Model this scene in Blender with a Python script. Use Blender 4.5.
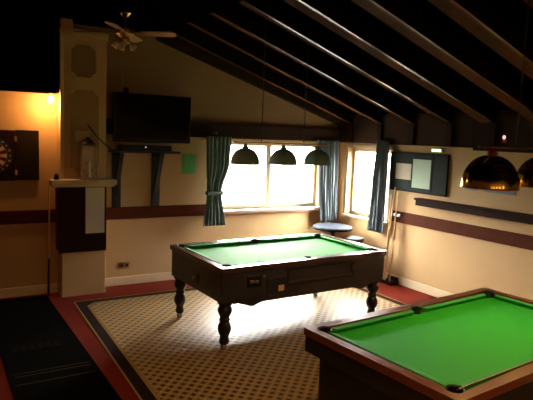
import bpy, bmesh, math, random
from mathutils import Matrix, Vector
random.seed(7)
PI = math.pi
for o in list(bpy.data.objects): bpy.data.objects.remove(o)
S = bpy.context.scene
COL = S.collection
XR, YB = 5.81, 7.18          # inner faces of the right wall and the back wall

# ------------------------------------------------------------------ camera
cam_d = bpy.data.cameras.new('camera'); cam = bpy.data.objects.new('camera', cam_d); COL.objects.link(cam)
R0 = Vector((0.85320547, -0.52020616, 0.03776215)); U0 = Vector((0.0274634, 0.11710724, 0.99273947)); F0 = Vector((0.52085141, 0.84597367, -0.11420316))
m = Matrix(((R0.x, U0.x, -F0.x, 0), (R0.y, U0.y, -F0.y, 0), (R0.z, U0.z, -F0.z, 2.0684), (0, 0, 0, 1)))
cam.matrix_world = m
cam_d.sensor_width = 36; cam_d.sensor_fit = 'HORIZONTAL'; cam_d.lens = 547.635 / 533 * 36
cam_d.clip_start = .05
S.camera = cam

# ------------------------------------------------------------------ world, lights, exposure
W = bpy.data.worlds.new('world'); S.world = W; W.use_nodes = True
nt = W.node_tree; bg = nt.nodes['Background']; bg.inputs[1].default_value = 1.0
_tc = nt.nodes.new('ShaderNodeTexCoord'); _sx = nt.nodes.new('ShaderNodeSeparateXYZ'); nt.links.new(_tc.outputs['Generated'], _sx.inputs[0])
_r = nt.nodes.new('ShaderNodeValToRGB'); _e = _r.color_ramp.elements          # pale ground below, white overcast sky above
SKY, GROUND = 95.0, 5.0
_mr = nt.nodes.new('ShaderNodeMapRange'); _mr.inputs[1].default_value = -.06; _mr.inputs[2].default_value = .25; _mr.inputs[3].default_value = GROUND; _mr.inputs[4].default_value = SKY
nt.links.new(_sx.outputs[2], _mr.inputs[0]); nt.links.new(_mr.outputs[0], bg.inputs[1])
_e[0].position = 0; _e[0].color = (1, .95, .84, 1); _e[1].position = .6; _e[1].color = (1, .975, .92, 1)
nt.links.new(_sx.outputs[2], _r.inputs[0]); nt.links.new(_r.outputs[0], bg.inputs[0])
S.view_settings.view_transform = 'Standard'; S.view_settings.look = 'None'
S.view_settings.exposure = -.05; S.view_settings.gamma = 1.0; S.view_settings.use_curve_mapping = False

def light(name, typ, loc, energy, color, size=.05, rot=None, **kw):
    d = bpy.data.lights.new(name, typ); o = bpy.data.objects.new(name, d); COL.objects.link(o)
    o.location = loc; d.energy = energy; d.color = color
    if typ in ('POINT', 'SPOT'): d.shadow_soft_size = size
    if rot: o.rotation_euler = rot
    for k, v in kw.items(): setattr(d, k, v)
    return o
def portal(loc, rot, sx, sy):
    o = light('window_portal', 'AREA', loc, 1, (1, 1, 1), rot=rot, shape='RECTANGLE', size=sx, size_y=sy)
    o.data.cycles.is_portal = True
portal((4.485, 7.40, 1.47), (-PI/2, 0, 0), 1.9, 1.05)
portal((6.03, 6.455, 1.41), (0, PI/2, 0), 1.1, .97)
# the bar room's own downlights, behind the viewer
for (x, y, z, e) in ((-.6, 1.2, 3.3, 150), (1.6, .2, 3.3, 150), (.9, 3.6, 3.3, 45), (3.9, .2, 2.7, 70)):
    light('room_downlight', 'SPOT', (x, y, z), e, (1.0, .57, .22), size=.08, spot_size=2.0, spot_blend=.8)

for x in (-1.6, -.4, .8, 2.0, 3.2):
    light('rear_wall_lamp', 'POINT', (x, -2.6, 1.95), 9, (1, .62, .28), size=.09)
# ------------------------------------------------------------------ materials
MATS = {}
def mat(name, col, rough=.6, metal=0., var=.0, scale=8., spec=.5, emis=None, es=0, coat=0, bump=0, stretch=None, sheen=0):
    if name in MATS: return MATS[name]
    M = bpy.data.materials.new(name); M.use_nodes = True; nt = M.node_tree; b = nt.nodes['Principled BSDF']
    b.inputs['Roughness'].default_value = rough; b.inputs['Metallic'].default_value = metal
    b.inputs['Specular IOR Level'].default_value = spec
    if coat: b.inputs['Coat Weight'].default_value = coat; b.inputs['Coat Roughness'].default_value = .15
    if sheen: b.inputs['Sheen Weight'].default_value = sheen; b.inputs['Sheen Roughness'].default_value = .5
    b.inputs['Base Color'].default_value = (*col, 1)
    tc = nt.nodes.new('ShaderNodeTexCoord'); mp = nt.nodes.new('ShaderNodeMapping')
    nt.links.new(tc.outputs['Object'], mp.inputs[0])
    if stretch: mp.inputs['Scale'].default_value = stretch
    n = nt.nodes.new('ShaderNodeTexNoise'); n.inputs['Scale'].default_value = scale; n.inputs['Detail'].default_value = 5
    nt.links.new(mp.outputs[0], n.inputs['Vector'])
    v = var if var else .04
    mx = nt.nodes.new('ShaderNodeMix'); mx.data_type = 'RGBA'
    mx.inputs[6].default_value = (*[max(0, c*(1-v)) for c in col], 1); mx.inputs[7].default_value = (*[min(1, c*(1+v)) for c in col], 1)
    nt.links.new(n.outputs['Fac'], mx.inputs[0]); nt.links.new(mx.outputs[2], b.inputs['Base Color'])
    if bump:
        bp = nt.nodes.new('ShaderNodeBump'); bp.inputs['Strength'].default_value = bump; bp.inputs['Distance'].default_value = .01
        nt.links.new(n.outputs['Fac'], bp.inputs['Height']); nt.links.new(bp.outputs[0], b.inputs['Normal'])
    if emis:
        b.inputs['Emission Color'].default_value = (*emis, 1); b.inputs['Emission Strength'].default_value = es
    MATS[name] = M; return M

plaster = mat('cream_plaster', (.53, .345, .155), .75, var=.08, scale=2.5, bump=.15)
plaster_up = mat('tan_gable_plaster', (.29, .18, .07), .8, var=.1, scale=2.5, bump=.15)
plaster_l = mat('pale_plaster', (.62, .42, .20), .7, var=.06, scale=4)
paint = mat('cream_gloss_paint', (.74, .60, .38), .4, var=.04)
frame_m = mat('window_frame_paint', (.62, .52, .36), .5)
sill_m = mat('sill_wood', (.55, .36, .26), .4, var=.15, stretch=(1, 6, 6))
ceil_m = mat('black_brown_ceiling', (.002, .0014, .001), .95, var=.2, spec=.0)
underside_m = mat('dull_rafter_underside', (.075, .030, .007), .8, var=.3, scale=3, stretch=(1, 12, 12), spec=.03)  # dull part of each underside, keeps the window streak to the near edge
rafter_side = mat('shaded_rafter_side', (.005, .0035, .003), .85, spec=.12)  # rafter sides near black, their shade put into the colour
rafter_m = mat('varnished_rafter', (.13, .055, .018), .22, var=.25, scale=3, stretch=(1, 12, 12), spec=.55)
beam_m = mat('brown_beam', (.030, .016, .009), .8, var=.25, scale=3, stretch=(1, 8, 8), spec=.08)
dado_m = mat('dark_red_dado', (.080, .017, .006), .7, var=.2, scale=4, spec=.08)
shelf_m = mat('dark_shelf_wood', (.020, .007, .004), .7, var=.2, spec=.08)
carpet_m = mat('red_carpet', (.17, .018, .008), .95, var=.25, scale=60, bump=.3, spec=.1)
mat_m = mat('black_rubber', (.0022, .0020, .0016), .95, var=.3, scale=20, spec=.03)
line_m = mat('worn_line', (.035, .026, .014), .9, var=.4, scale=30, spec=.05)
felt_g = mat('green_felt', (.020, .40, .030), .72, var=.06, scale=40, spec=.2)
felt_c = mat('green_cushion_felt', (.035, .34, .06), .75, var=.06, scale=40, spec=.25)
mahog = mat('mahogany_rail', (.15, .045, .014), .28, var=.3, scale=3, stretch=(1, 14, 14), coat=.5)
darkrail = mat('dark_rail', (.075, .035, .022), .28, var=.2, scale=3, stretch=(1, 14, 14), coat=.6)
cab_m = mat('dark_cabinet_wood', (.034, .026, .029), .38, var=.2, scale=4)
leg_m = mat('dark_leg_wood', (.016, .011, .010), .3, var=.2)
black_m = mat('black_leather', (.008, .008, .008), .5)
blackgl = mat('black_gloss_plastic', (.006, .006, .007), .25)
cabblack = mat('black_laminate', (.009, .007, .007), .5)
brass = mat('polished_brass', (.55, .37, .08), .16, 1., var=.06)
brass_d = mat('aged_brass', (.42, .28, .10), .35, 1., var=.1)
steel = mat('dull_steel', (.55, .53, .50), .3, 1.)
white_m = mat('white_paper', (.78, .74, .64), .8)
label_m = mat('orange_label', (.80, .45, .22), .6)
def cloth_mat(name, col):
    M = bpy.data.materials.new(name); M.use_nodes = True; nt = M.node_tree; nt.nodes.clear(); N = nt.nodes.new
    out = N('ShaderNodeOutputMaterial'); d = N('ShaderNodeBsdfDiffuse'); t = N('ShaderNodeBsdfTranslucent'); x = N('ShaderNodeMixShader'); x.inputs[0].default_value = .12
    n = N('ShaderNodeTexNoise'); n.inputs['Scale'].default_value = 30; mx = N('ShaderNodeMix'); mx.data_type = 'RGBA'
    mx.inputs[6].default_value = (*[c*.85 for c in col], 1); mx.inputs[7].default_value = (*[c*1.15 for c in col], 1)
    nt.links.new(n.outputs['Fac'], mx.inputs[0])
    for q in (d, t): nt.links.new(mx.outputs[2], q.inputs[0])
    nt.links.new(d.outputs[0], x.inputs[1]); nt.links.new(t.outputs[0], x.inputs[2]); nt.links.new(x.outputs[0], out.inputs[0]); return M
curt_m = cloth_mat('slate_blue_curtain', (.16, .19, .205)); curt_g = cloth_mat('teal_curtain', (.18, .245, .225))
shade_m = mat('slate_enamel_shade', (.42, .70, .80), .5, var=.05)  # paler than slate, haze from the windows put into the colour
shade_w = mat('shade_inside', (.6, .6, .55), .6)
cue_m = mat('maple_cue', (.74, .50, .25), .35, var=.1)
cue_d = mat('dark_cue_butt', (.03, .016, .012), .3)
board_m = mat('dark_green_board', (.014, .020, .019), .6, var=.2, spec=.1)
boardp = mat('grey_board_panel', (.028, .040, .038), .7, var=.2, spec=.1)
green_card = mat('green_card', (.10, .42, .12), .6)
pgreen = mat('pale_green_paper', (.50, .68, .54), .7)
greyp = mat('grey_blue_strip', (.20, .24, .27), .7)
blue_top = mat('navy_vinyl_top', (.014, .020, .030), .6, spec=.12, var=.05)
sconce_glass = mat('frosted_glass', (.55, .42, .24), .35)
fan_wood = mat('fan_blade_wood', (.36, .22, .10), .45, var=.2, stretch=(1, 8, 8))
bulb_m = mat('lit_bulb', (1, .7, .3), .4, emis=(1, .55, .18), es=60)
pink_em = mat('pink_spot_glow', (1, .7, .6), .4, emis=(1, .62, .5), es=1.1)
green_em = mat('green_reflection_glow', (.8, 1, .7), .4, emis=(.62, 1, .55), es=2.2)  # glow that stands for a greenish reflection
led_m = mat('led', (.8, .9, 1), .4, emis=(.7, .8, 1), es=.8)
dart_k = mat('dart_black', (.012, .010, .009), .8); dart_c = mat('dart_cream', (.70, .55, .32), .8)
dart_r = mat('dart_red', (.55, .03, .03), .8); dart_gr = mat('dart_green', (.03, .20, .06), .8)
red_cap = mat('red_cap', (.35, .03, .02), .4)

def glass_mat(name, tint=(1, 1, 1), mixf=.1, rough=.02):
    M = bpy.data.materials.new(name); M.use_nodes = True; nt = M.node_tree; nt.nodes.clear()
    out = nt.nodes.new('ShaderNodeOutputMaterial'); t = nt.nodes.new('ShaderNodeBsdfTransparent'); g = nt.nodes.new('ShaderNodeBsdfGlossy')
    t.inputs[0].default_value = (*tint, 1); g.inputs['Roughness'].default_value = rough
    f = nt.nodes.new('ShaderNodeLayerWeight'); f.inputs[0].default_value = .5
    p4 = nt.nodes.new('ShaderNodeMath'); p4.operation = 'POWER'; p4.inputs[1].default_value = 4; nt.links.new(f.outputs['Facing'], p4.inputs[0])
    mu = nt.nodes.new('ShaderNodeMath'); mu.operation = 'MULTIPLY_ADD'; mu.inputs[1].default_value = .8; mu.inputs[2].default_value = mixf + .03
    nt.links.new(p4.outputs[0], mu.inputs[0])
    x = nt.nodes.new('ShaderNodeMixShader'); nt.links.new(mu.outputs[0], x.inputs[0]); nt.links.new(t.outputs[0], x.inputs[1]); nt.links.new(g.outputs[0], x.inputs[2])
    nt.links.new(x.outputs[0], out.inputs[0]); return M
pane_m = glass_mat('window_glass', (1, 1, 1), 0.0)
lantern_m = glass_mat('lantern_glass', (.9, .88, .8), .12, .2)

def rug_mat():
    M = bpy.data.materials.new('patterned_carpet'); M.use_nodes = True; nt = M.node_tree; b = nt.nodes['Principled BSDF']
    L = nt.links.new; N = nt.nodes.new
    tc = N('ShaderNodeTexCoord'); sx = N('ShaderNodeSeparateXYZ'); L(tc.outputs['Object'], sx.inputs[0])
    def mth(op, a, bb=None):
        n = N('ShaderNodeMath'); n.operation = op
        for i, q in enumerate((a, bb)):
            if q is None: continue
            if isinstance(q, (int, float)): n.inputs[i].default_value = q
            else: L(q, n.inputs[i])
        return n.outputs[0]
    k = 2*PI/RUGP
    cx = mth('COSINE', mth('MULTIPLY', sx.outputs[0], k)); cy = mth('COSINE', mth('MULTIPLY', sx.outputs[1], k))
    pr = mth('MULTIPLY', cx, cy)
    r = N('ShaderNodeValToRGB'); e = r.color_ramp.elements
    e[0].position = 0.0; e[0].color = (.66, .49, .26, 1); e[1].position = 1.0; e[1].color = (.035, .022, .018, 1)
    for pos, c in ((.20, (.62, .38, .14, 1)), (.30, (.07, .028, .015, 1)), (.38, (.52, .33, .13, 1)), (.60, (.52, .33, .13, 1)), (.72, (.03, .016, .012, 1))):
        q = e.new(pos); q.color = c
    L(mth('ADD', mth('MULTIPLY', pr, .5), .5), r.inputs[0])
    n = N('ShaderNodeTexNoise'); n.inputs['Scale'].default_value = 90; L(tc.outputs['Object'], n.inputs['Vector'])
    mx = N('ShaderNodeMix'); mx.data_type = 'RGBA'; mx.blend_type = 'MULTIPLY'; mx.inputs[0].default_value = .35
    L(r.outputs[0], mx.inputs[6]); L(n.outputs['Fac'], mx.inputs[7]); L(mx.outputs[2], b.inputs['Base Color'])
    b.inputs['Roughness'].default_value = .40; b.inputs['Specular IOR Level'].default_value = .85
    return M
RUGP = .105
rug_m = rug_mat()

def paper_lines():
    M = bpy.data.materials.new('printed_notice'); M.use_nodes = True; nt = M.node_tree; b = nt.nodes['Principled BSDF']
    tc = nt.nodes.new('ShaderNodeTexCoord'); w = nt.nodes.new('ShaderNodeTexWave'); w.bands_direction = 'Z'; w.inputs['Scale'].default_value = 16; w.inputs['Distortion'].default_value = 1.5; w.inputs['Detail Scale'].default_value = 30
    r = nt.nodes.new('ShaderNodeValToRGB'); r.color_ramp.elements[0].color = (.50, .45, .36, 1); r.color_ramp.elements[1].color = (.66, .60, .48, 1); r.color_ramp.elements[1].position = .35
    nt.links.new(tc.outputs['Object'], w.inputs[0]); nt.links.new(w.outputs['Fac'], r.inputs[0]); nt.links.new(r.outputs[0], b.inputs['Base Color']); b.inputs['Roughness'].default_value = .8
    return M
notice_m = paper_lines()

# ------------------------------------------------------------------ mesh helpers
def box(bm, x0, x1, y0, y1, z0, z1, mi=0):
    vs = [bm.verts.new((x, y, z)) for z in (z0, z1) for y in (y0, y1) for x in (x0, x1)]
    for f in ((0, 2, 3, 1), (4, 5, 7, 6), (0, 1, 5, 4), (2, 6, 7, 3), (0, 4, 6, 2), (1, 3, 7, 5)):
        fc = bm.faces.new([vs[i] for i in f]); fc.material_index = mi
    return vs
def hexa(bm, bot, top):
    vs = [bm.verts.new(p) for p in bot] + [bm.verts.new(p) for p in top]
    for f in ((3, 2, 1, 0), (4, 5, 6, 7), (0, 1, 5, 4), (1, 2, 6, 5), (2, 3, 7, 6), (3, 0, 4, 7)): bm.faces.new([vs[i] for i in f])
def tube(bm, a, b, r0, r1=None, n=12):
    a, b = Vector(a), Vector(b); r1 = r0 if r1 is None else r1
    d = (b-a).normalized(); u = d.orthogonal().normalized(); v = d.cross(u)
    A = [bm.verts.new(a + r0*(math.cos(t)*u + math.sin(t)*v)) for t in [2*PI*i/n for i in range(n)]]
    B = [bm.verts.new(b + r1*(math.cos(t)*u + math.sin(t)*v)) for t in [2*PI*i/n for i in range(n)]]
    for i in range(n): bm.faces.new((A[i], A[(i+1) % n], B[(i+1) % n], B[i]))
    bm.faces.new(A[::-1]); bm.faces.new(B)
def lathe(bm, prof, n=28, c=(0, 0), cap=True, sq=None):
    rings = []
    for r, z in prof:
        rings.append([bm.verts.new((c[0]+max(r, 1e-4)*math.cos(2*PI*i/n), c[1]+max(r, 1e-4)*math.sin(2*PI*i/n), z)) for i in range(n)])
    for a, b in zip(rings, rings[1:]):
        for i in range(n): bm.faces.new((a[i], a[(i+1) % n], b[(i+1) % n], b[i]))
    if cap: bm.faces.new(rings[0][::-1]); bm.faces.new(rings[-1])
def prism(bm, pts, z0, z1):
    A = [bm.verts.new((x, y, z0)) for x, y in pts]; B = [bm.verts.new((x, y, z1)) for x, y in pts]
    n = len(pts)
    for i in range(n): bm.faces.new((A[i], A[(i+1) % n], B[(i+1) % n], B[i]))
    bm.faces.new(A[::-1]); bm.faces.new(B)
def prism_xz(bm, pts, y0, y1):
    A = [bm.verts.new((x, y0, z)) for x, z in pts]; B = [bm.verts.new((x, y1, z)) for x, z in pts]
    n = len(pts)
    for i in range(n): bm.faces.new((A[i], A[(i+1) % n], B[(i+1) % n], B[i]))
    bm.faces.new(A[::-1]); bm.faces.new(B)
def make(name, fn, mt, parent=None, bevel=0, smooth=False, seg=2, solid=0, loc=None):
    bm = bmesh.new(); fn(bm)
    bmesh.ops.recalc_face_normals(bm, faces=bm.faces)
    me = bpy.data.meshes.new(name); bm.to_mesh(me); bm.free()
    for q in (mt if isinstance(mt, (list, tuple)) else [mt]): me.materials.append(q)
    o = bpy.data.objects.new(name, me); COL.objects.link(o)
    if parent: o.parent = parent
    if loc: o.location = loc
    if smooth:
        for p in me.polygons: p.use_smooth = True
        try: me.set_sharp_from_angle(angle=math.radians(40))
        except Exception: pass
    if solid:
        md = o.modifiers.new('solid', 'SOLIDIFY'); md.thickness = solid; md.offset = 0
    if bevel:
        md = o.modifiers.new('bevel', 'BEVEL'); md.width = bevel; md.segments = seg; md.limit_method = 'ANGLE'; md.angle_limit = math.radians(40)
    return o
def thing(name, label, cat, loc=(0, 0, 0), rz=0, group=None):
    o = bpy.data.objects.new(name, None); COL.objects.link(o); o.location = loc; o.rotation_euler = (0, 0, rz); o.empty_display_size = .1
    o['label'] = label; o['category'] = cat
    if group: o['group'] = group
    return o
def tag(o, label, cat, group=None):
    o['label'] = label; o['category'] = cat
    if group: o['group'] = group
    return o
def struct(name, fn, mt, **k):
    o = make(name, fn, mt, **k); o['kind'] = 'structure'; return o
def copy_tree(o, parent=None):
    c = o.copy(); COL.objects.link(c)
    if parent is not None: c.parent = parent
    for ch in list(o.children): copy_tree(ch, c)
    return c
B = lambda *a: (lambda bm: box(bm, *a))
def BB(*bs):
    def f(bm):
        for b in bs: box(bm, *b)
    return f

# ------------------------------------------------------------------ room shell
struct('floor', B(-3, XR, -3, YB, -.1, 0), carpet_m)
WX0, WX1, WZ0, WZ1 = 3.55, 5.42, .97, 1.985
struct('wall_back', BB((-3, WX0, YB, YB+.22, 0, 2.13), (WX1, XR, YB, YB+.22, 0, 2.13), (WX0, WX1, YB, YB+.22, 0, WZ0), (WX0, WX1, YB, YB+.22, WZ1, 2.13), (-3, 1.4, YB, YB+.22, 2.13, 2.6)), plaster)
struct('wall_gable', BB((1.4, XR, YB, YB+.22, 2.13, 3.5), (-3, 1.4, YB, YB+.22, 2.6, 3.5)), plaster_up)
RY0, RY1, RZ0, RZ1 = 5.98, 6.93, .87, 1.95
struct('wall_right', BB((XR, XR+.22, -3, RY0, 0, 2.6), (XR, XR+.22, RY1, YB+.22, 0, 2.6), (XR, XR+.22, RY0, RY1, 0, RZ0), (XR, XR+.22, RY0, RY1, RZ1, 2.6)), plaster)
struct('wall_left', B(-3.2, -3, -3, YB, 0, 3.5), plaster)
struct('wall_rear', B(-3, XR, -3.2, -3, 0, 3.7), plaster)
SL, Z0 = .335, 2.31
def zr(x): return Z0 + SL*(XR - x)
def ceil(bm):
    y0, y1 = -3.2, 7.4
    xa, xb = 2.6, XR+.25
    def slab(x0, z0, x1, z1, t=.06):
        hexa(bm, [(x0, y0, z0), (x1, y0, z1), (x1, y1, z1), (x0, y1, z0)], [(x0, y0, z0+t), (x1, y0, z1+t), (x1, y1, z1+t), (x0, y1, z0+t)])
    slab(xa, zr(xa)+.17, xb, zr(xb)+.17)
    box(bm, -3.2, xa, y0, y1, 3.36, 3.42); box(bm, xa-.05, xa, y0, y1, 3.42, zr(xa)+.25)
struct('ceiling', ceil, ceil_m)
# rafters: each with a varnished near strip, dull underside and shade-dark sides, from the ridge side down to the right wall
ys = [6.82, 6.16, 5.52, 4.86, 4.22, 3.55, 2.92, 2.27, 1.6, .95, .3, -.35]
for i, y in enumerate(ys):
    def rf(bm, y=y):
        x0, x1 = 2.6, XR
        for (a, b, dz) in ((y-.02, y+.014, 0), (y+.014, y+(.19 if y < 4.5 else .11), .012)):     # glossy strip plus an added dull strip, split to shape the bright window streak
            hexa(bm, [(x0, a, zr(x0)+dz), (x1, a, zr(x1)+dz), (x1, b, zr(x1)+dz), (x0, b, zr(x0)+dz)],
                 [(x0, a, zr(x0)+.17), (x1, a, zr(x1)+.17), (x1, b, zr(x1)+.17), (x0, b, zr(x0)+.17)])
    o = struct('trim_%d' % (i+1), rf, [rafter_side, rafter_m, underside_m])
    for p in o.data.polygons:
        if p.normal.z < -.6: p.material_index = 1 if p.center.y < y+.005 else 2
def wrf(bm):
    z = lambda x: 2.285 + .314*(XR-x)
    hexa(bm, [(2.6, 7.08, z(2.6)), (XR, 7.08, z(XR)), (XR, YB, z(XR)), (2.6, YB, z(2.6))], [(2.6, 7.08, zr(2.6)+.17), (XR, 7.08, zr(XR)+.17), (XR, YB, zr(XR)+.17), (2.6, YB, zr(2.6)+.17)])
struct('trim_20', wrf, beam_m)
# beams along the walls at window-head height
struct('trim_21', BB((1.90, XR-.06, 7.10, YB, 2.03, 2.23)), beam_m, bevel=.006)
def rbeam(bm):
    box(bm, XR-.06, XR, 4.50, YB, 2.03, 2.46); box(bm, XR-.06, XR, -3, 4.50, 2.0, 2.46)
struct('trim_22', rbeam, beam_m, bevel=.004)
for i, y in enumerate(ys[:5]):      # short posts under the rafter ends
    struct('trim_%d' % (30+i), B(XR-.10, XR-.06, y-.05, y+.05, 2.04, zr(XR)+.01), shelf_m, bevel=.004)
# dado bands
struct('trim_40', B(1.86, WX0+1.95, YB-.022, YB, .905, 1.067) if False else BB((1.86, 3.50, YB-.022, YB, .905, 1.067)), dado_m, bevel=.003)
struct('trim_41', B(-3, 1.33, YB-.022, YB, .905, 1.067), dado_m, bevel=.003)
struct('trim_42', B(XR-.022, XR, -3, 5.86, .905, 1.067), dado_m, bevel=.003)
struct('baseboard_back', BB((1.85, XR-.02, YB-.02, YB, 0, .115)), paint, bevel=.004)
struct('baseboard_alcove', BB((-3, 1.33, YB-.02, YB, 0, .115)), paint, bevel=.004)
struct('baseboard_right', B(XR-.02, XR, -3, YB, 0, .115), paint, bevel=.004)
# windows
def win_back():
    w = struct('window_1', BB((WX0, WX0+.05, YB+.09, YB+.15, WZ0, WZ1), (WX1-.05, WX1, YB+.09, YB+.15, WZ0, WZ1), (WX0+.05, WX1-.05, YB+.09, YB+.15, WZ1-.055, WZ1), (WX0+.05, WX1-.05, YB+.09, YB+.15, WZ0, WZ0+.055), (4.43, 4.51, YB+.06, YB+.15, WZ0+.05, WZ1-.05)), frame_m, bevel=.004)
    make('pane', BB((WX0+.05, 4.43, YB+.115, YB+.121, WZ0+.055, WZ1-.055), (4.51, WX1-.05, YB+.115, YB+.121, WZ0+.055, WZ1-.055)), pane_m, w)
    make('window_sill', B(WX0-.02, WX1+.03, YB-.10, YB+.09, WZ0-.045, WZ0), sill_m, w, bevel=.006)
    make('sill_apron', B(WX0, WX1, YB-.018, YB, WZ0-.085, WZ0-.045), sill_m, w, bevel=.003)
    make('curtain_rail', lambda bm: tube(bm, (WX0-.28, YB-.07, 2.005), (WX1+.3, YB-.07, 2.005), .009), brass_d, w, smooth=True)
win_back()
def win_right():
    w = struct('window_2', BB((XR+.09, XR+.15, RY0, RY0+.05, RZ0, RZ1), (XR+.09, XR+.15, RY1-.05, RY1, RZ0, RZ1), (XR+.09, XR+.15, RY0+.05, RY1-.05, RZ1-.055, RZ1), (XR+.09, XR+.15, RY0+.05, RY1-.05, RZ0, RZ0+.055)), frame_m, bevel=.004)
    make('pane', B(XR+.115, XR+.121, RY0+.05, RY1-.05, RZ0+.055, RZ1-.055), pane_m, w)
    make('window_sill', B(XR-.06, XR+.09, RY0-.03, RY1+.03, RZ0-.035, RZ0), paint, w, bevel=.006)
    make('architrave', BB((XR-.018, XR, RY1, RY1+.06, RZ0, RZ1+.055), (XR-.018, XR, RY0-.06, RY1, RZ1, RZ1+.055)), frame_m, w, bevel=.003)
win_right()

# chimney-like pier with mouldings
PX0, PX1, PY = 1.335, 1.87, 6.90
def pier(bm):
    box(bm, PX0, PX1, PY, YB, 0, 3.22); box(bm, PX0, PX0+.14, PY, YB, 3.22, 3.36)
struct('wall_pier', pier, plaster_l, bevel=.008)
struct('trim_50', BB((PX0-.02, PX1+.02, PY-.03, PY, 3.19, 3.25), (PX0-.01, PX1+.01, PY-.015, PY, 3.15, 3.19)), plaster_l, bevel=.006)
def panel(x0, x1, z0, z1, cut, w=.024, d=.012):
    def f(bm):
        def loop(o):
            a, b, c, e = x0+o, x1-o, z0+o, z1-o; k = cut
            pts = []
            for (cx, cz, a0) in ((b, c, PI), (b, e, -PI/2), (a, e, 0), (a, c, PI/2)):
                # concave quarter cut at each corner
                for i in range(5):
                    t = a0 - i/4*PI/2
                    pts.append((cx+k*math.cos(t), cz+k*math.sin(t)))
            return pts
        A, Bq = loop(0), loop(w)
        va = [[bm.verts.new((x, y, z)) for x, z in L] for L, y in ((A, PY), (A, PY-d), (Bq, PY-d), (Bq, PY))]
        n = len(A)
        for r0, r1 in zip(va, va[1:]):
            for i in range(n): bm.faces.new((r0[i], r0[(i+1) % n], r1[(i+1) % n], r1[i]))
    return f
struct('trim_51', panel(1.425, 1.765, 2.67, 3.11, .06), plaster_l)
struct('trim_52', panel(1.405, 1.80, 1.52, 2.58, .07), plaster_l)
def field(x0, x1, z0, z1, k):
    def f(bm):
        pts = [(x0+k, z0), (x1-k, z0), (x1-k*.3, z0+k*.3), (x1, z0+k), (x1, z1-k), (x1-k*.3, z1-k*.3), (x1-k, z1), (x0+k, z1), (x0+k*.3, z1-k*.3), (x0, z1-k), (x0, z0+k), (x0+k*.3, z0+k*.3)]
        prism_xz(bm, pts, PY-.004, PY-.0005)
    return f
struct('trim_54', field(1.455, 1.735, 2.70, 3.08, .05), plaster_up)
struct('trim_55', field(1.435, 1.77, 1.55, 2.55, .06), mat('ochre_panel_plaster', (.42, .27, .11), .75, var=.08))
struct('trim_53', BB((PX0-.012, PX0+.03, PY-.012, YB-.25, 1.49, 3.15)), paint, bevel=.01)
# dark soffit over the darts alcove
struct('ceiling_soffit', B(-3, 1.30, 6.80, YB, 2.49, 3.36), ceil_m, bevel=.004)

# ------------------------------------------------------------------ floor coverings
rug = thing('patterned_rug', 'large tan patterned carpet panel with dark border under both pool tables', 'rug', (1.42, 6.65, 0), 0)
def rug_loop(o, cut):
    # far-left corner at origin; left edge slants a little
    x1, y1 = 3.74, -5.6
    sl = -.0308
    L0 = lambda y: o + sl*y*-1*-1 if False else o - sl*y*0 + (-.0308)*y*-1*0
    pts = [(o+cut, -o), (o, -o-cut), (o, y1+o), (x1-o, y1+o), (x1-o, -o)]
    return pts
SK = math.tan(-.0308)
def sk(pts):    # the left edge runs a little off square, as seen
    return [(x + (-y)*SK*(1 if x < 1 else 0), y) for x, y in pts]
def ringbm(o0, c0, o1, c1, z):
    def f(bm):
        A, Bq = sk(rug_loop(o0, c0)), sk(rug_loop(o1, c1))
        va = [[bm.verts.new((x, y, zz)) for x, y in L] for L, zz in ((A, .001), (A, z), (Bq, z), (Bq, .001))]
        n = len(A)
        for i in range(3):
            for j in range(n): bm.faces.new((va[i][j], va[i][(j+1) % n], va[i+1][(j+1) % n], va[i+1][j]))
    return f
gold_line = mat('gold_carpet_line', (.34, .22, .08), .9, var=.2, scale=60, spec=.1)
dark_border = mat('dark_carpet_border', (.022, .013, .010), .9, var=.3, scale=60, spec=.06)
make('outer_binding', ringbm(0, .001, .015, .001, .008), gold_line, rug)
make('border', ringbm(.0155, .001, .115, .10, .007), dark_border, rug)
make('gold_line', ringbm(.1155, .10, .145, .11, .0085), gold_line, rug)
make('field', lambda bm: prism(bm, sk(rug_loop(.1455, .11)), .001, .008), rug_m, rug)
dm = thing('dart_mat', 'long black rubber mat running from the dartboard wall towards the viewer', 'mat', (.835, 4.85, 0))
make('mat_sheet', lambda bm: prism(bm, [(-.345, -2.2), (.39, -2.2), (.35, 2.22), (-.345, 2.22)], .001, .009), mat_m, dm, bevel=.003)
for y in (-.04, -.10, -.26): make('throw_line', B(-.30, .33, y-.008, y+.008, .0095, .0105), line_m, dm)
make('faded_emblem', lambda bm: [box(bm, -.24+i*.075, -.24+i*.075+.05, .47, .60, .0095, .0105) for i in range(6)], mat('worn_emblem', (.010, .007, .003), .9, var=.5, scale=30, spec=.03), dm)

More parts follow.
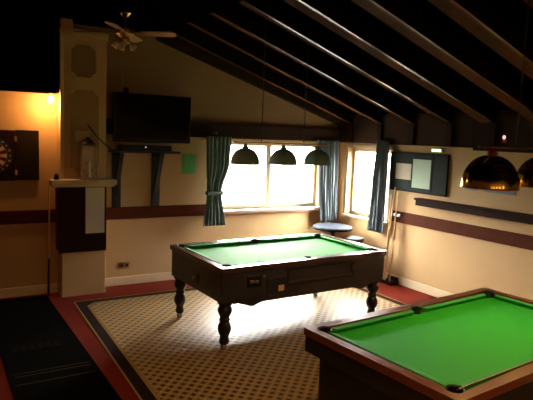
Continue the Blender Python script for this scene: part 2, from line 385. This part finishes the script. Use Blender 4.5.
# ------------------------------------------------------------------ pool tables
def arc(cx, cy, r, a0, a1, n=9): return [(cx+r*math.cos(a0+(a1-a0)*i/n), cy+r*math.sin(a0+(a1-a0)*i/n)) for i in range(n+1)]
def table_top(root, L, W_, railm, rw=.095, top=.82, pr=.050, marks=False):
    a, b = L/2-rw, W_/2-rw
    ci = .008
    # inner boundary: rectangle with circular pocket bites bulging out
    q = .046   # cut distance along the edges
    def innerloop():
        pts = []
        for sx, sy, a0 in ((1, 1, -PI/4), (-1, 1, PI/4), (-1, -1, 3*PI/4), (1, -1, 5*PI/4)):
            pts += arc(sx*(a-ci), sy*(b-ci), pr, a0-.25, a0+PI/2+.25)
            if sx == 1 and sy == 1: pts += arc(0, b+.006, pr*.86, 0, PI)
            if sx == -1 and sy == -1: pts += arc(0, -b-.006, pr*.86, PI, 2*PI)
        return pts
    def outer():
        r = .018; pts = []
        for sx, sy, a0 in ((1, 1, 0), (-1, 1, PI/2), (-1, -1, PI), (1, -1, 3*PI/2)):
            pts += arc(sx*(L/2-r), sy*(W_/2-r), r, a0, a0+PI/2, 5)
        return pts
    def railbm(bm):
        es = []
        for pts in (outer(), innerloop()):
            vs = [bm.verts.new((x, y, top)) for x, y in pts]
            for i in range(len(vs)): es.append(bm.edges.new((vs[i], vs[(i+1) % len(vs)])))
        bmesh.ops.triangle_fill(bm, use_beauty=True, use_dissolve=False, edges=es)
        g = bmesh.ops.extrude_face_region(bm, geom=list(bm.faces))
        for v in [x for x in g['geom'] if isinstance(x, bmesh.types.BMVert)]: v.co.z -= .05
    make('rail_frame', railbm, railm, root, bevel=.006)
    bedz = top-.040
    def bed(bm):
        r = .047; pts = []
        e = .004
        for sx, sy, a0 in ((1, 1, 0), (-1, 1, PI/2), (-1, -1, PI), (1, -1, 3*PI/2)):
            cx, cy = sx*(a-ci-.001), sy*(b-ci-.001)
            c = arc(cx, cy, r, a0+PI*1.5, a0+PI, 8)     # concave bite
            pts += c
            if sx == 1 and sy == 1: pts += arc(0, b+.002, r*.8, 0, -PI, 8)
            if sx == -1 and sy == -1: pts += arc(0, -b-.002, r*.8, PI, 0, 8)
        prism(bm, pts, bedz-.02, bedz)
    make('bed_cloth', bed, felt_g, root)
    cw = .045
    def cushion(axis, s, t0, t1, m0, m1):
        def f(bm):
            def P(t, d, z): return (t, s*(b-d), z) if axis == 'x' else (s*(a-d), t, z)
            bot = [P(t0, 0, bedz), P(t1, 0, bedz), P(t1-m1*.4, cw*.55, bedz), P(t0+m0*.4, cw*.55, bedz)]
            mid = [P(t0, 0, top-.004), P(t1, 0, top-.004), P(t1-m1, cw, top-.008), P(t0+m0, cw, top-.008)]
            hexa(bm, bot, mid)
        return f
    g = .062
    for s in (1, -1):
        make('cushion', cushion('x', s, -a+g, -.058, .035, .018), felt_c, root, bevel=.004)
        make('cushion', cushion('x', s, .058, a-g, .018, .035), felt_c, root, bevel=.004)
        make('cushion', cushion('y', s, -b+g, b-g, .035, .035), felt_c, root, bevel=.004)
    for x, y, rr in [(sx*(a-ci), sy*(b-ci), .0475) for sx in (1, -1) for sy in (1, -1)] + [(0, s*(b+.005), .041) for s in (1, -1)]:
        def cup(bm, x=x, y=y, rr=rr):
            lathe(bm, [(rr-.008, top-.004), (rr+.0005, top+.003), (rr+.0005, top-.12), (.001, top-.125), (.001, top-.115), (rr-.008, top-.11), (rr-.008, top-.004)], 20, (x, y), cap=False)
        make('pocket', cup, black_m, root, smooth=True)

# table 1: turned legs, coin mechanism
t1 = thing('pool_table', 'dark wood pool table on four turned legs, below the windows', 'pool table', (3.345, 5.115, .0085), .024)
L1, W1 = 2.14, 1.25
table_top(t1, L1, W1, darkrail)
hx, hy = L1/2-.022, W1/2-.022
def carcass(bm):
    zb, zt = .47, .775
    box(bm, -hx, hx, -hy, -hy+.03, zb, zt); box(bm, -hx, hx, hy-.03, hy, zb, zt)
    box(bm, -hx, -hx+.03, -hy+.03, hy-.03, zb, zt); box(bm, hx-.03, hx, -hy+.03, hy-.03, zb, zt)
    box(bm, -hx+.03, hx-.03, -hy+.03, hy-.03, zb+.02, zb+.05)
make('cabinet', carcass, cab_m, t1, bevel=.004)
make('cabinet_moulding', BB((-hx-.008, hx+.008, -hy-.008, hy+.008, .755, .772)), leg_m, t1, bevel=.006)
def apron(side):
    def f(bm):
        n = 40; pts = []
        for i in range(n+1):
            x = -hx+.13 + (2*hx-.26)*i/n
            d = min(x+hx, hx-x)
            z = .44
            # a rounded drop near each leg, level between
            z -= .035*math.exp(-((d-.34)/.07)**2)
            z += .02*math.exp(-((d-.16)/.05)**2)
            pts.append((x, z))
        pts += [(hx-.13, .48), (-hx+.13, .48)]
        prism_xz(bm, pts, side*(hy-.001), side*(hy-.026))
    return f
make('apron', apron(-1), cab_m, t1); make('apron', apron(1), cab_m, t1)
lh = .47
prof = [(.030, .045), (.040, .055), (.043, .08), (.036, .11), (.034, .13), (.050, .16), (.058, .20), (.052, .24), (.038, .27), (.046, .285), (.046, .30), (.036, .315), (.050, .34), (.060, .37), (.060, .40), (.048, .425), (.048, .44), (.062, .45), (.062, .48)]
prof = [(r*1.17, z) for r, z in prof]
leg0 = None
for sx in (-1, 1):
    for sy in (-1, 1):
        lx, ly = sx*(L1/2-.098), sy*(W1/2-.098)
        if leg0 is None:
            leg0 = make('leg', lambda bm: lathe(bm, prof, 24), leg_m, t1, smooth=True, loc=(lx, ly, 0))
            ft = make('foot', lambda bm: lathe(bm, [(.026, .001), (.034, .008), (.034, .03), (.028, .046)], 20), steel, leg0, smooth=True)
        else:
            l = leg0.copy(); COL.objects.link(l); l.location = (lx, ly, 0)
            q = ft.copy(); COL.objects.link(q); q.parent = l
fy = -hy
def frame_xz(x0, x1, z0, z1, w=.012, d=.008, y=fy):
    return BB((x0, x1, y-d, y, z0, z0+w), (x0, x1, y-d, y, z1-w, z1), (x0, x0+w, y-d, y, z0+w, z1-w), (x1-w, x1, y-d, y, z0+w, z1-w))
cm = make('coin_mechanism', B(-.78, -.62, fy-.012, fy, .60, .715), mat('dull_black_metal', (.02, .018, .016), .4, .6), t1, bevel=.004)
make('coin_slide', BB((-.755, -.705, fy-.026, fy-.012, .645, .672), (-.695, -.655, fy-.024, fy-.012, .642, .668)), brass_d, cm, bevel=.003)
make('lock', lambda bm: tube(bm, (-.595, fy-.018, .70), (-.595, fy, .70), .013), steel, t1, smooth=True)
lb = make('ball_box_door', B(-.55, -.32, fy-.010, fy, .505, .665), black_m, t1, bevel=.004)
make('orange_sticker', B(-.415, -.345, fy-.0125, fy-.0105, .525, .585), label_m, lb)
rt = make('ball_return_panel', frame_xz(-.30, .60, .565, .735), leg_m, t1, bevel=.003)
make('panel_strip', B(-.28, .56, fy-.006, fy, .60, .612), mat('worn_strip', (.10, .075, .06), .35), t1, bevel=.002)
make('ball_window', lambda bm: [prism_xz(bm, [(.59+.055*math.cos(t), .67+.05*math.sin(t)) for t in [2*PI*i/20 for i in range(20)]], fy-.014, fy)], blackgl, t1, bevel=.003)
ek = make('end_plate', B(-hx-.012, -hx, -.09, .05, .54, .65), leg_m, t1, bevel=.004)
make('end_lock', lambda bm: tube(bm, (-hx-.03, -.02, .595), (-hx-.012, -.02, .595), .02), brass_d, ek, smooth=True)

# table 2: boxed cabinet
t2 = thing('pool_table', 'pool table with mahogany rails and black boxed base, nearest the viewer', 'pool table', (3.160, 2.328, 0), .067)
L2, W2 = 2.068, 1.215
table_top(t2, L2, W2, mahog)
def ringbox(bm, hx, hy, z0, z1, t=.03):
    box(bm, -hx, hx, -hy, -hy+t, z0, z1); box(bm, -hx, hx, hy-t, hy, z0, z1); box(bm, -hx, -hx+t, -hy+t, hy-t, z0, z1); box(bm, hx-t, hx, -hy+t, hy-t, z0, z1)
make('apron', lambda bm: ringbox(bm, L2/2-.012, W2/2-.012, .655, .775), cabblack, t2, bevel=.005)
make('cabinet', lambda bm: ringbox(bm, L2/2-.085, W2/2-.085, .31, .66), cabblack, t2, bevel=.005)
make('plinth', lambda bm: ringbox(bm, L2/2-.14, W2/2-.14, .009, .315), cabblack, t2, bevel=.005)
make('inlay', BB((-L2/2+.10, L2/2-.10, -W2/2+.0905, -W2/2+.0945, .815, .8225)), brass_d, t2)

# ------------------------------------------------------------------ pendants
def dome(name, label, loc, r, shell, group, bulb=0, cap=None, hr=1.08):
    root = thing(name, label, 'pendant lamp', loc, 0, group)
    h = r*hr
    pr_o = [(r*math.cos(t)**.85, h*math.sin(t)) for t in [PI/2*.93*i/14 for i in range(15)]] + [(.022, h*.995)]
    pr_i = [(max(.012, x-.004), max(0.001, z-.004)) for x, z in pr_o][::-1]
    sh = make('shade', lambda bm: lathe(bm, pr_o+pr_i+[pr_o[0]], 40, cap=False), shell, root, smooth=True)
    make('shade_rim', lambda bm: lathe(bm, [(r+.002, -.006), (r+.004, 0), (r+.002, .006), (r-.006, .006), (r-.006, -.006), (r+.002, -.006)], 40, cap=False), shell, sh, smooth=True)
    make('cap', lambda bm: lathe(bm, [(.034, h-.006), (.036, h+.012), (.020, h+.028), (.010, h+.05)], 20), cap or shell, root, smooth=True)
    make('bulb', lambda bm: lathe(bm, [(.012, h-.03), (.018, h-.05), (.03, h-.085), (.022, h-.11), (.004, h-.118)], 16), bulb_m if bulb else sconce_glass, root, smooth=True)
    return root, h
R1 = .156
for i, (x, lab) in enumerate(((2.888, 'slate dome pendant on bar over the turned-leg table, beside teal curtain'), (3.377, 'slate dome pendant in front of the window mullion, middle of its three'), (3.852, 'slate dome pendant overlapping the corner curtain, rightmost of the slate three'))):
    dome('pendant_lamp', lab, (x, 5.16, 1.775), R1, shade_m, 'slate domes over the far table')
def lampbar(name, label, x0, x1, y, z, hooks, wires):
    r = thing(name, label, 'lamp bar', ((x0+x1)/2, y, z))
    cx = (x0+x1)/2
    make('bar', lambda bm: tube(bm, (x0-cx, 0, 0), (x1-cx, 0, 0), .009), brass_d, r, smooth=True)
    for w in wires:
        make('suspension_wire', lambda bm, w=w: tube(bm, (w-cx, 0, 0), (w-cx, 0, (zr(w)+.155-z)), .005, n=8), black_m, r, smooth=True)
    return r
lampbar('lamp_bar', 'thin bar on two wires carrying three slate domes', 2.75, 4.0, 5.16, 2.006, (), (3.085, 3.65))
for i, (x, lab) in enumerate(((3.245, 'polished brass dome pendant whose whole curve shows over the near pool table'), (3.845, 'polished brass dome pendant cut by the right edge of the photo'))):
    r, h = dome('pendant_lamp', lab, (x, 2.38, 1.785), .188, brass, 'brass domes over the near table', bulb=1, cap=red_cap, hr=1.17)
    light('pendant_glow', 'POINT', (x, 2.38, 1.84), 17, (1, .68, .34), size=.04)
lampbar('lamp_bar', 'thin brass bar on a wire carrying the two brass domes', 3.1, 4.1, 2.38, 2.06, (), (3.50,))

# ------------------------------------------------------------------ curtains
def curtain(name, label, mt, axis, base, prof, pleats, amp, group):
    # prof: list of (z, a0, a1) edges along the wall, top to bottom
    def f(bm):
        nu, nz = pleats*8, 26
        z0, z1 = prof[0][0], prof[-1][0]; rows = []
        for j in range(nz+1):
            z = z0+(z1-z0)*j/nz
            for (za, a, b), (zb, c, d) in zip(prof, prof[1:]):
                if za >= z >= zb-1e-6:
                    t = (za-z)/(za-zb); t = t*t*(3-2*t); A, E = a+(c-a)*t, b+(d-b)*t; break
            row = []
            for i in range(nu+1):
                u = i/nu; off = amp*math.sin(u*pleats*2*PI + .5*math.sin(z*3)) + .35*amp*math.sin(u*pleats*4.6*PI+z*2)
                pp = A+(E-A)*u
                row.append(bm.verts.new((pp, base-off, z) if axis == 'x' else (base-off, pp, z)))
            rows.append(row)
        for r0, r1 in zip(rows, rows[1:]):
            for i in range(nu): bm.faces.new((r0[i], r0[i+1], r1[i+1], r1[i]))
    root = thing(name, label, 'curtain', (0, 0, 0), 0, group)
    make('drape', f, mt, root, smooth=True, solid=.006)
    return root
g = 'full-length lined curtains'
c1 = curtain('curtain', 'teal grey curtain tied in at the left side of back window', curt_g, 'x', 7.03, [(2.05, 3.31, 3.70), (1.7, 3.32, 3.68), (1.25, 3.33, 3.56), (.77, 3.28, 3.63)], 6, .018, 'window curtains')
make('tieback', lambda bm: [box(bm, 3.325, 3.57, 6.985, 6.992, 1.22, 1.27), box(bm, 3.325, 3.332, 6.992, 7.07, 1.22, 1.27), box(bm, 3.563, 3.57, 6.992, 7.07, 1.22, 1.27)], curt_g, c1, bevel=.002)
make('curtain_hook', lambda bm: [tube(bm, (3.44, 6.99, 2.10), (3.44, 7.10, 2.10), .018)], brass_d, c1, smooth=True)
c2 = curtain('curtain', 'slate blue curtain hanging in the corner between the two windows', curt_m, 'x', 7.03, [(2.06, 5.24, 5.68), (1.4, 5.30, 5.69), (.72, 5.36, 5.70)], 7, .017, 'window curtains')
c3 = curtain('curtain', 'slate blue curtain at right of side window, next to the cues', curt_m, 'y', XR-.12, [(2.09, 5.91, 6.16), (1.4, 5.91, 6.22), (.71, 5.90, 6.26)], 5, .019, 'window curtains')

# ------------------------------------------------------------------ back wall things
tv = thing('television', 'large black flat television mounted high on the back wall', 'television', (2.50, 6.98, 1.935))
def tvb(bm):
    box(bm, -.525, .525, -.03, .03, 0, .625); box(bm, -.3, .3, .03, .085, .12, .5)
make('housing', tvb, blackgl, tv, bevel=.008)
make('screen', B(-.498, .498, -.034, -.0302, .045, .60), mat('tv_screen', (.004, .004, .005), .12), tv)
make('wall_mount', BB((-.12, .12, .085, .2, .2, .42)), black_m, tv, bevel=.004)
make('aerial_block', B(-.39, -.33, -.02, .02, .626, .69), blackgl, tv, bevel=.004)
sb = thing('television_shelf', 'black shelf on two tapering brackets under the television', 'shelf', (2.39, YB, 1.80))
make('shelf_board', B(-.42, .47, -.30, -.002, 0, .025), black_m, sb, bevel=.003)
def bracket(x):
    def f(bm):
        box(bm, x, x+.115, -.03, -.002, -.73, -.001)
        # diagonal brace: front top to wall low
        for a in (x+.02,):
            hexa(bm, [(a, -.031, -.56), (a+.06, -.031, -.56), (a+.06, -.27, -.04), (a, -.27, -.04)], [(a, -.031, -.44), (a+.06, -.031, -.44), (a+.06, -.24, -.001), (a, -.24, -.001)])
        box(bm, x+.02, x+.08, -.28, -.03, -.04, -.001)
    return f
make('bracket', bracket(-.37), black_m, sb, bevel=.003); make('bracket', bracket(.17), black_m, sb, bevel=.003)
rc = thing('set_top_box', 'slim black media box on the shelf beneath the television', 'media box', (2.37, 6.98, 1.826))
make('case', B(-.30, .36, -.10, .10, 0, .075), blackgl, rc, bevel=.004)
make('power_light', B(-.005, .012, -.104, -.1, .045, .06), led_m, rc)
cab = tag(make('cable', lambda bm: [tube(bm, a, b, .007, n=8) for a, b in zip([(1.64, 6.88, 2.14), (1.74, 6.86, 2.0), (1.88, 6.88, 1.88), (1.95, 6.95, 1.85)], [(1.74, 6.86, 2.0), (1.88, 6.88, 1.88), (1.95, 6.95, 1.85), (1.955, 7.09, 1.85)])], black_m, smooth=True), 'black cable sloping from the plaster pier to the television shelf', 'cable')
gc = tag(make('green_notice', B(3.005, 3.205, YB-.007, YB-.001, 1.51, 1.785), green_card, bevel=.002), 'plain green notice card on wall beside the teal curtain', 'notice')
sk_ = thing('wall_socket', 'small brass double socket low on the back wall', 'socket', (2.195, YB, .27))
make('plate', B(-.073, .073, -.010, -.001, -.043, .043), brass_d, sk_, bevel=.003)
for x in (-.035, .035): make('outlet', B(x-.018, x+.018, -.014, -.0102, -.02, .02), black_m, sk_, bevel=.002)
# mantel and boxed cabinet around the pier
tag(make('mantel_shelf', BB((1.19, 1.96, 6.72, 6.899, 1.41, 1.475), (1.21, 1.94, 6.75, 6.899, 1.385, 1.41)), paint, bevel=.008), 'cream painted mantel shelf across the pier above dark panel', 'shelf')
dp = thing('wall_panel', 'black brown boxed panel on the pier between mantel and white base', 'panel', (1.60, 6.90, .57))
make('panel_box', B(-.30, .262, -.06, -.001, 0, .812), shelf_m, dp, bevel=.004)
make('side_strip', B(-.335, -.301, -.055, -.001, .05, .80), dado_m, dp, bevel=.003)
tag(make('paper_notice', B(1.605, 1.835, 6.832, 6.838, .80, 1.37), notice_m), 'tall white printed notice pinned to dark panel on the pier', 'notice')
ln = thing('glass_lantern', 'glass lantern with dark cap standing on the mantel shelf', 'lantern', (1.63, 6.81, 1.476))
make('base', B(-.105, .105, -.06, .06, 0, .02), sconce_glass, ln, bevel=.004)
make('glass_body', lambda bm: hexa(bm, [(-.095, -.05, .02), (.095, -.05, .02), (.095, .05, .02), (-.095, .05, .02)], [(-.075, -.045, .40), (.075, -.045, .40), (.075, .045, .40), (-.075, .045, .40)]), lantern_m, ln)
def posts(bm):
    for sx in (-1, 1):
        for sy in (-1, 1): tube(bm, (sx*.098, sy*.054, .02), (sx*.078, sy*.047, .42), .006, n=8)
make('frame', posts, brass_d, ln, smooth=True)
make('candle', lambda bm: tube(bm, (0, 0, .02), (0, 0, .22), .03, n=16), sconce_glass, ln, smooth=True)
make('cap', lambda bm: lathe(bm, [(.088, .42), (.09, .43), (.045, .475), (.02, .49), (.02, .51)], 20), black_m, ln, smooth=True)
pcard = tag(make('card_picture', B(1.49, 1.66, 6.882, 6.898, 1.93, 2.06), sconce_glass, bevel=.004), 'small pale plaque on the pier behind the lantern cap', 'plaque')
tag(make('small_ornament', lambda bm: lathe(bm, [(.028, 1.476), (.032, 1.49), (.022, 1.51), (.026, 1.53), (.008, 1.545)], 16, (1.26, 6.80)), shelf_m, smooth=True), 'small dark ornament at the left end of the mantel', 'ornament')
# cue leaning at the alcove side of the pier
def cue(name, label, a, b, group=None):
    a, b = Vector(a), Vector(b); r = thing(name, label, 'cue', a, 0, group); d = b-a
    make('butt', lambda bm: tube(bm, (0, 0, 0), d*.33, .0145, .012), cue_d, r, smooth=True)
    make('shaft', lambda bm: tube(bm, d*.33, d*.985, .012, .0065), cue_m, r, smooth=True)
    make('tip', lambda bm: tube(bm, d*.985, d, .006, .006), white_m, r, smooth=True)
    return r
cue('pool_cue', 'pool cue standing alone at the left side of the pier', (1.205, 7.05, .002), (1.235, 7.10, 1.42))
# wall lamp glowing under the soffit
wl = thing('spot_lamp', 'small lit bulb under the black soffit beside the pier', 'lamp', (1.235, 6.97, 2.489))
make('holder', lambda bm: lathe(bm, [(.03, 0), (.03, -.012), (.014, -.02), (.014, -.035)], 16), brass_d, wl, smooth=True)
make('bulb', lambda bm: lathe(bm, [(.012, -.035), (.030, -.055), (.036, -.08), (.024, -.108), (.002, -.116)], 16), bulb_m, wl, smooth=True)
light('alcove_lamp', 'POINT', (1.215, 6.96, 2.36), 17, (1, .47, .15), size=.03)

# dartboard in its open cabinet
db = thing('dartboard_cabinet', 'open dark dartboard cabinet on the alcove wall', 'cabinet', (.60, YB, 1.735))
make('backboard', B(-.26, .26, -.05, -.001, -.30, .30), shelf_m, db, bevel=.004)
dmat = mat('cabinet_door_wood', (.016, .009, .005), .8, var=.3, spec=.1)
d1 = make('door', B(.265, .525, -.045, -.01, -.295, .305), dmat, db, bevel=.004)
make('door', B(-.525, -.265, -.045, -.01, -.295, .305), dmat, db, bevel=.004)
for z in (-.2, .2): make('hinge', B(.252, .278, -.056, -.0505, z-.03, z+.03), brass_d, d1)
ddb = thing('dartboard', 'round dartboard with red, green, black and cream segments', 'dartboard', (.60, YB-.052, 1.735))
def dbm(bm):
    rs = [0, .012, .025, .099, .107, .162, .170, .2255]
    for k in range(7):
        r0, r1 = rs[k], rs[k+1]
        for i in range(20):
            odd = i % 2
            mi = {0: 2, 1: 3, 2: 1 if odd else 0, 3: 3 if odd else 2, 4: 1 if odd else 0, 5: 3 if odd else 2, 6: 0}[k]
            for h in range(2):
                a0 = PI/2 + PI/20 - (i+h*.5)*PI/10; a1 = a0 - PI/20
                ps = [(r1*math.cos(a0), r1*math.sin(a0)), (r1*math.cos(a1), r1*math.sin(a1))]
                if r0 > 0: ps += [(r0*math.cos(a1), r0*math.sin(a1)), (r0*math.cos(a0), r0*math.sin(a0))]
                else: ps += [(0, 0)]
                f = bm.faces.new([bm.verts.new((x, -.035, z)) for x, z in ps]); f.material_index = mi
    bmesh.ops.remove_doubles(bm, verts=bm.verts, dist=1e-5)
    n = 40; A = [bm.verts.new((.2255*math.cos(2*PI*i/n), -.035, .2255*math.sin(2*PI*i/n))) for i in range(n)]; Bv = [bm.verts.new((.2255*math.cos(2*PI*i/n), 0, .2255*math.sin(2*PI*i/n))) for i in range(n)]
    for i in range(n): bm.faces.new((A[i], A[(i+1) % n], Bv[(i+1) % n], Bv[i]))
make('board', dbm, [dart_k, dart_c, dart_r, dart_gr], ddb)
def numbers():
    seq = [20, 1, 18, 4, 13, 6, 10, 15, 2, 17, 3, 19, 7, 16, 8, 11, 14, 9, 12, 5]
    for i, nnum in enumerate(seq):
        cu = bpy.data.curves.new('n', 'FONT'); cu.body = str(nnum); cu.size = .032; cu.align_x = 'CENTER'; cu.align_y = 'CENTER'; cu.extrude = .001
        o = bpy.data.objects.new('n', cu); COL.objects.link(o); bpy.context.view_layer.update(); dg = bpy.context.evaluated_depsgraph_get()
        me = bpy.data.meshes.new_from_object(o.evaluated_get(dg)); a = PI/2 - i*PI/10
        me.transform(Matrix.Translation((.197*math.cos(a), -.037, .197*math.sin(a))) @ Matrix.Rotation(PI/2, 4, 'X'))
        bpy.data.objects.remove(o); me.materials.clear(); me.materials.append(white_m)
        q = bpy.data.objects.new('numeral', me); COL.objects.link(q); q.parent = ddb
numbers()

# ------------------------------------------------------------------ ceiling fan
fn = thing('ceiling_fan', 'brown four-blade ceiling fan with a cluster of glass shades', 'ceiling fan', (1.84, 6.05, 3.13))
make('canopy', lambda bm: lathe(bm, [(.065, .229), (.065, .21), (.03, .17), (.014, .165)], 24), brass, fn, smooth=True)
make('downrod', lambda bm: tube(bm, (0, 0, .08), (0, 0, .17), .012), brass_d, fn, smooth=True)
make('motor_housing', lambda bm: lathe(bm, [(.04, .085), (.09, .07), (.105, .03), (.10, -.01), (.06, -.04), (.045, -.05)], 28), brass_d, fn, smooth=True)
for k in range(4):
    a = math.radians(-33 + 90*k)
    def blade(bm, a=a):
        M = Matrix.Rotation(a, 4, 'Z') @ Matrix.Rotation(math.radians(-13), 4, 'X')
        pts = [(.17, -.045), (.30, -.06), (.50, -.066), (.545, -.05), (.56, 0), (.545, .05), (.50, .066), (.30, .06), (.17, .045)]
        A = [bm.verts.new(M @ Vector((x, y, 0))) for x, y in pts]; C = [bm.verts.new(M @ Vector((x, y, .008))) for x, y in pts]; n = len(pts)
        for i in range(n): bm.faces.new((A[i], A[(i+1) % n], C[(i+1) % n], C[i]))
        bm.faces.new(A[::-1]); bm.faces.new(C)
    bl = make('blade', blade, fan_wood, fn)
    def iron(bm, a=a):
        c, s = math.cos(a), math.sin(a); tube(bm, (.09*c, .09*s, .0), (.22*c, .22*s, -.006), .012, n=8)
    make('blade_iron', iron, brass_d, bl, smooth=True)
lk = make('light_hub', lambda bm: lathe(bm, [(.04, -.05), (.055, -.07), (.05, -.10), (.02, -.125), (.004, -.13)], 20), brass_d, fn, smooth=True)
for k in range(5):
    a = math.radians(20+72*k)
    def sh(bm, a=a):
        M = Matrix.Rotation(a, 4, 'Z') @ Matrix.Translation((.075, 0, -.10)) @ Matrix.Rotation(math.radians(-38), 4, 'Y')
        prf = [(.014, 0), (.026, -.02), (.030, -.045), (.036, -.07), (.032, -.07), (.026, -.045), (.018, -.02), (.01, -.004)]
        n = 16; rings = [[bm.verts.new(M @ Vector((r*math.cos(2*PI*i/n), r*math.sin(2*PI*i/n), z))) for i in range(n)] for r, z in prf]
        for q, w in zip(rings, rings[1:]):
            for i in range(n): bm.faces.new((q[i], q[(i+1) % n], w[(i+1) % n], w[i]))
    make('glass_shade', sh, sconce_glass, fn, smooth=True)
make('pull_chain', lambda bm: tube(bm, (-.02, 0, -.12), (-.03, 0, -.58), .003, n=6), brass_d, fn)

# ------------------------------------------------------------------ right wall things
nb = thing('notice_board', 'dark framed noticeboard with papers beside the side-window curtain', 'noticeboard', (XR, 5.41, 1.37))
make('backing', B(-.02, -.001, -.51, .51, .02, .55), boardp, nb)
make('frame', BB((-.035, -.001, -.52, .52, 0, .03), (-.035, -.001, -.52, .52, .53, .56), (-.035, -.001, -.52, -.49, .03, .53), (-.035, -.001, .49, .52, .03, .53), (-.032, -.001, -.27, -.245, .03, .53)), board_m, nb, bevel=.004)
make('dark_panel', B(-.026, -.0205, -.488, -.272, .032, .528), board_m, nb)
tag(make('paper_sheet', B(XR-.026, XR-.0215, 5.53, 5.83, 1.54, 1.765), notice_m), 'white sheet pinned at the left of the noticeboard', 'paper')
tag(make('paper_sheet', B(XR-.030, XR-.0265, 5.175, 5.50, 1.44, 1.84), pgreen), 'pale green poster pinned at the middle of the noticeboard', 'poster')
ws = thing('wall_shelf', 'long dark drinks shelf along right wall above the dado band', 'shelf', (XR, 5.35, 1.21))
make('shelf_board', B(-.13, -.001, -7.0, .0, .075, .10), shelf_m, ws, bevel=.004)
make('shelf_apron', B(-.115, -.001, -7.0, -.02, 0, .0745), shelf_m, ws, bevel=.004)
em = thing('green_reflection', 'small glowing greenish block standing for a reflection above the noticeboard', 'lamp', (XR, 5.09, 1.975))
make('housing', B(-.035, -.001, -.09, .09, -.022, .022), paint, em, bevel=.004)  # added pale backing behind the block that stands for a green reflection
make('glow_block', B(-.05, -.0355, -.075, .075, -.018, .018), green_em, em, bevel=.006)
bl = thing('pink_spot', 'tiny glowing pink spot on the beam above brass dome', 'lamp', (XR-.06, 4.06, 2.16))
make('base', B(-.012, -.001, -.022, .022, -.05, -.015), red_cap, bl, bevel=.003)
make('bulb', lambda bm: lathe(bm, [(.008, -.015), (.018, 0), (.018, .02), (.006, .034)], 14, (-.02, 0)), pink_em, bl, smooth=True)  # rounded pink glowing spot over its red base
tag(make('wall_strip', B(XR-.012, XR-.001, 4.42, 4.60, 1.50, 1.56), greyp, bevel=.003), 'small grey strip on wall under left side of the brass dome', 'plaque')  # plain flat strips of one even grey blue
tag(make('wall_strip', B(XR-.012, XR-.001, 3.90, 4.33, 1.50, 1.60), greyp, bevel=.003), 'wide grey blue strip on wall under right side of the brass dome', 'plaque')
tag(make('cue_clip', B(XR-.05, XR-.023, 5.66, 5.80, .99, 1.03), steel, bevel=.004), 'small pale cue clip on the dado band beside the cues', 'clip')
rk = thing('cue_rack', 'small dark floor rack holding the cues in the corner by curtain', 'cue rack', (5.70, 5.74, 0))
make('base', B(-.09, .085, -.12, .10, .001, .05), shelf_m, rk, bevel=.005)
make('rear_upright', B(.055, .08, -.11, .09, .0505, .10), shelf_m, rk, bevel=.004)
gcu = 'cues leaning by the side window'
for a, b, l in (((5.655, 5.80, .051), (5.735, 5.77, 1.42), 'pale pool cue in the corner rack, tallest looking of the group'), ((5.635, 5.76, .051), (5.725, 5.83, 1.30), 'pale pool cue leaning left in front of the curtain'),
                ((5.67, 5.70, .051), (5.745, 5.72, 1.36), 'pale pool cue at the noticeboard side of the rack')):
    a, b = Vector(a), Vector(b); r = thing('pool_cue', l, 'cue', a, 0, gcu); d = b-a
    make('butt', lambda bm: tube(bm, (0, 0, 0), d*.3, .0145, .0125), mat('honey_butt', (.55, .33, .15), .35), r, smooth=True)
    make('shaft', lambda bm: tube(bm, d*.3, d, .0125, .0065), cue_m, r, smooth=True)
a, b = Vector((5.70, 5.735, .051)), Vector((5.755, 5.745, 1.15)); r = thing('pool_cue', 'dark pool cue standing in the rack among the pale ones', 'cue', a); d = b-a
make('butt', lambda bm: tube(bm, (0, 0, 0), d*.5, .0145, .0125), black_m, r, smooth=True); make('shaft', lambda bm: tube(bm, d*.5, d, .0125, .008), cue_d, r, smooth=True)

# corner table
ct = thing('round_table', 'small round navy topped table in the corner under the curtain', 'table', (5.27, 6.58, .0085))
make('table_top', lambda bm: lathe(bm, [(.25, .685), (.295, .69), (.308, .705), (.308, .72), (.295, .735), (.27, .738), (.02, .738)], 40), blue_top, ct, smooth=True)
make('column', lambda bm: lathe(bm, [(.05, .03), (.035, .08), (.03, .35), (.035, .62), (.10, .684)], 24), black_m, ct, smooth=True)
make('base', lambda bm: lathe(bm, [(.24, .001), (.24, .012), (.12, .03), (.05, .045)], 28), black_m, ct, smooth=True)
st = thing('stool', 'low dark stool pushed beneath the round corner table', 'stool', (5.40, 6.24, 0))
make('seat', lambda bm: lathe(bm, [(.15, .56), (.165, .575), (.165, .60), (.15, .615), (.02, .62)], 28), black_m, st, smooth=True)
for k in range(4):
    a = PI/4+k*PI/2; make('leg', lambda bm, a=a: tube(bm, (.16*math.cos(a), .16*math.sin(a), .001), (.11*math.cos(a), .11*math.sin(a), .56), .014), leg_m, st, smooth=True)
# wind chain in the window
wc = thing('hanging_ornament', 'string of small pale discs hanging in the right window pane', 'ornament', (4.72, YB+.02, 1.97))
make('string', lambda bm: tube(bm, (0, 0, 0), (0, 0, -.82), .0015, n=6), steel, wc)
for i in range(5):
    make('disc', lambda bm, i=i: lathe(bm, [(.018, -.18-i*.15), (.020, -.185-i*.15), (.018, -.19-i*.15)], 14), steel, wc, smooth=True)
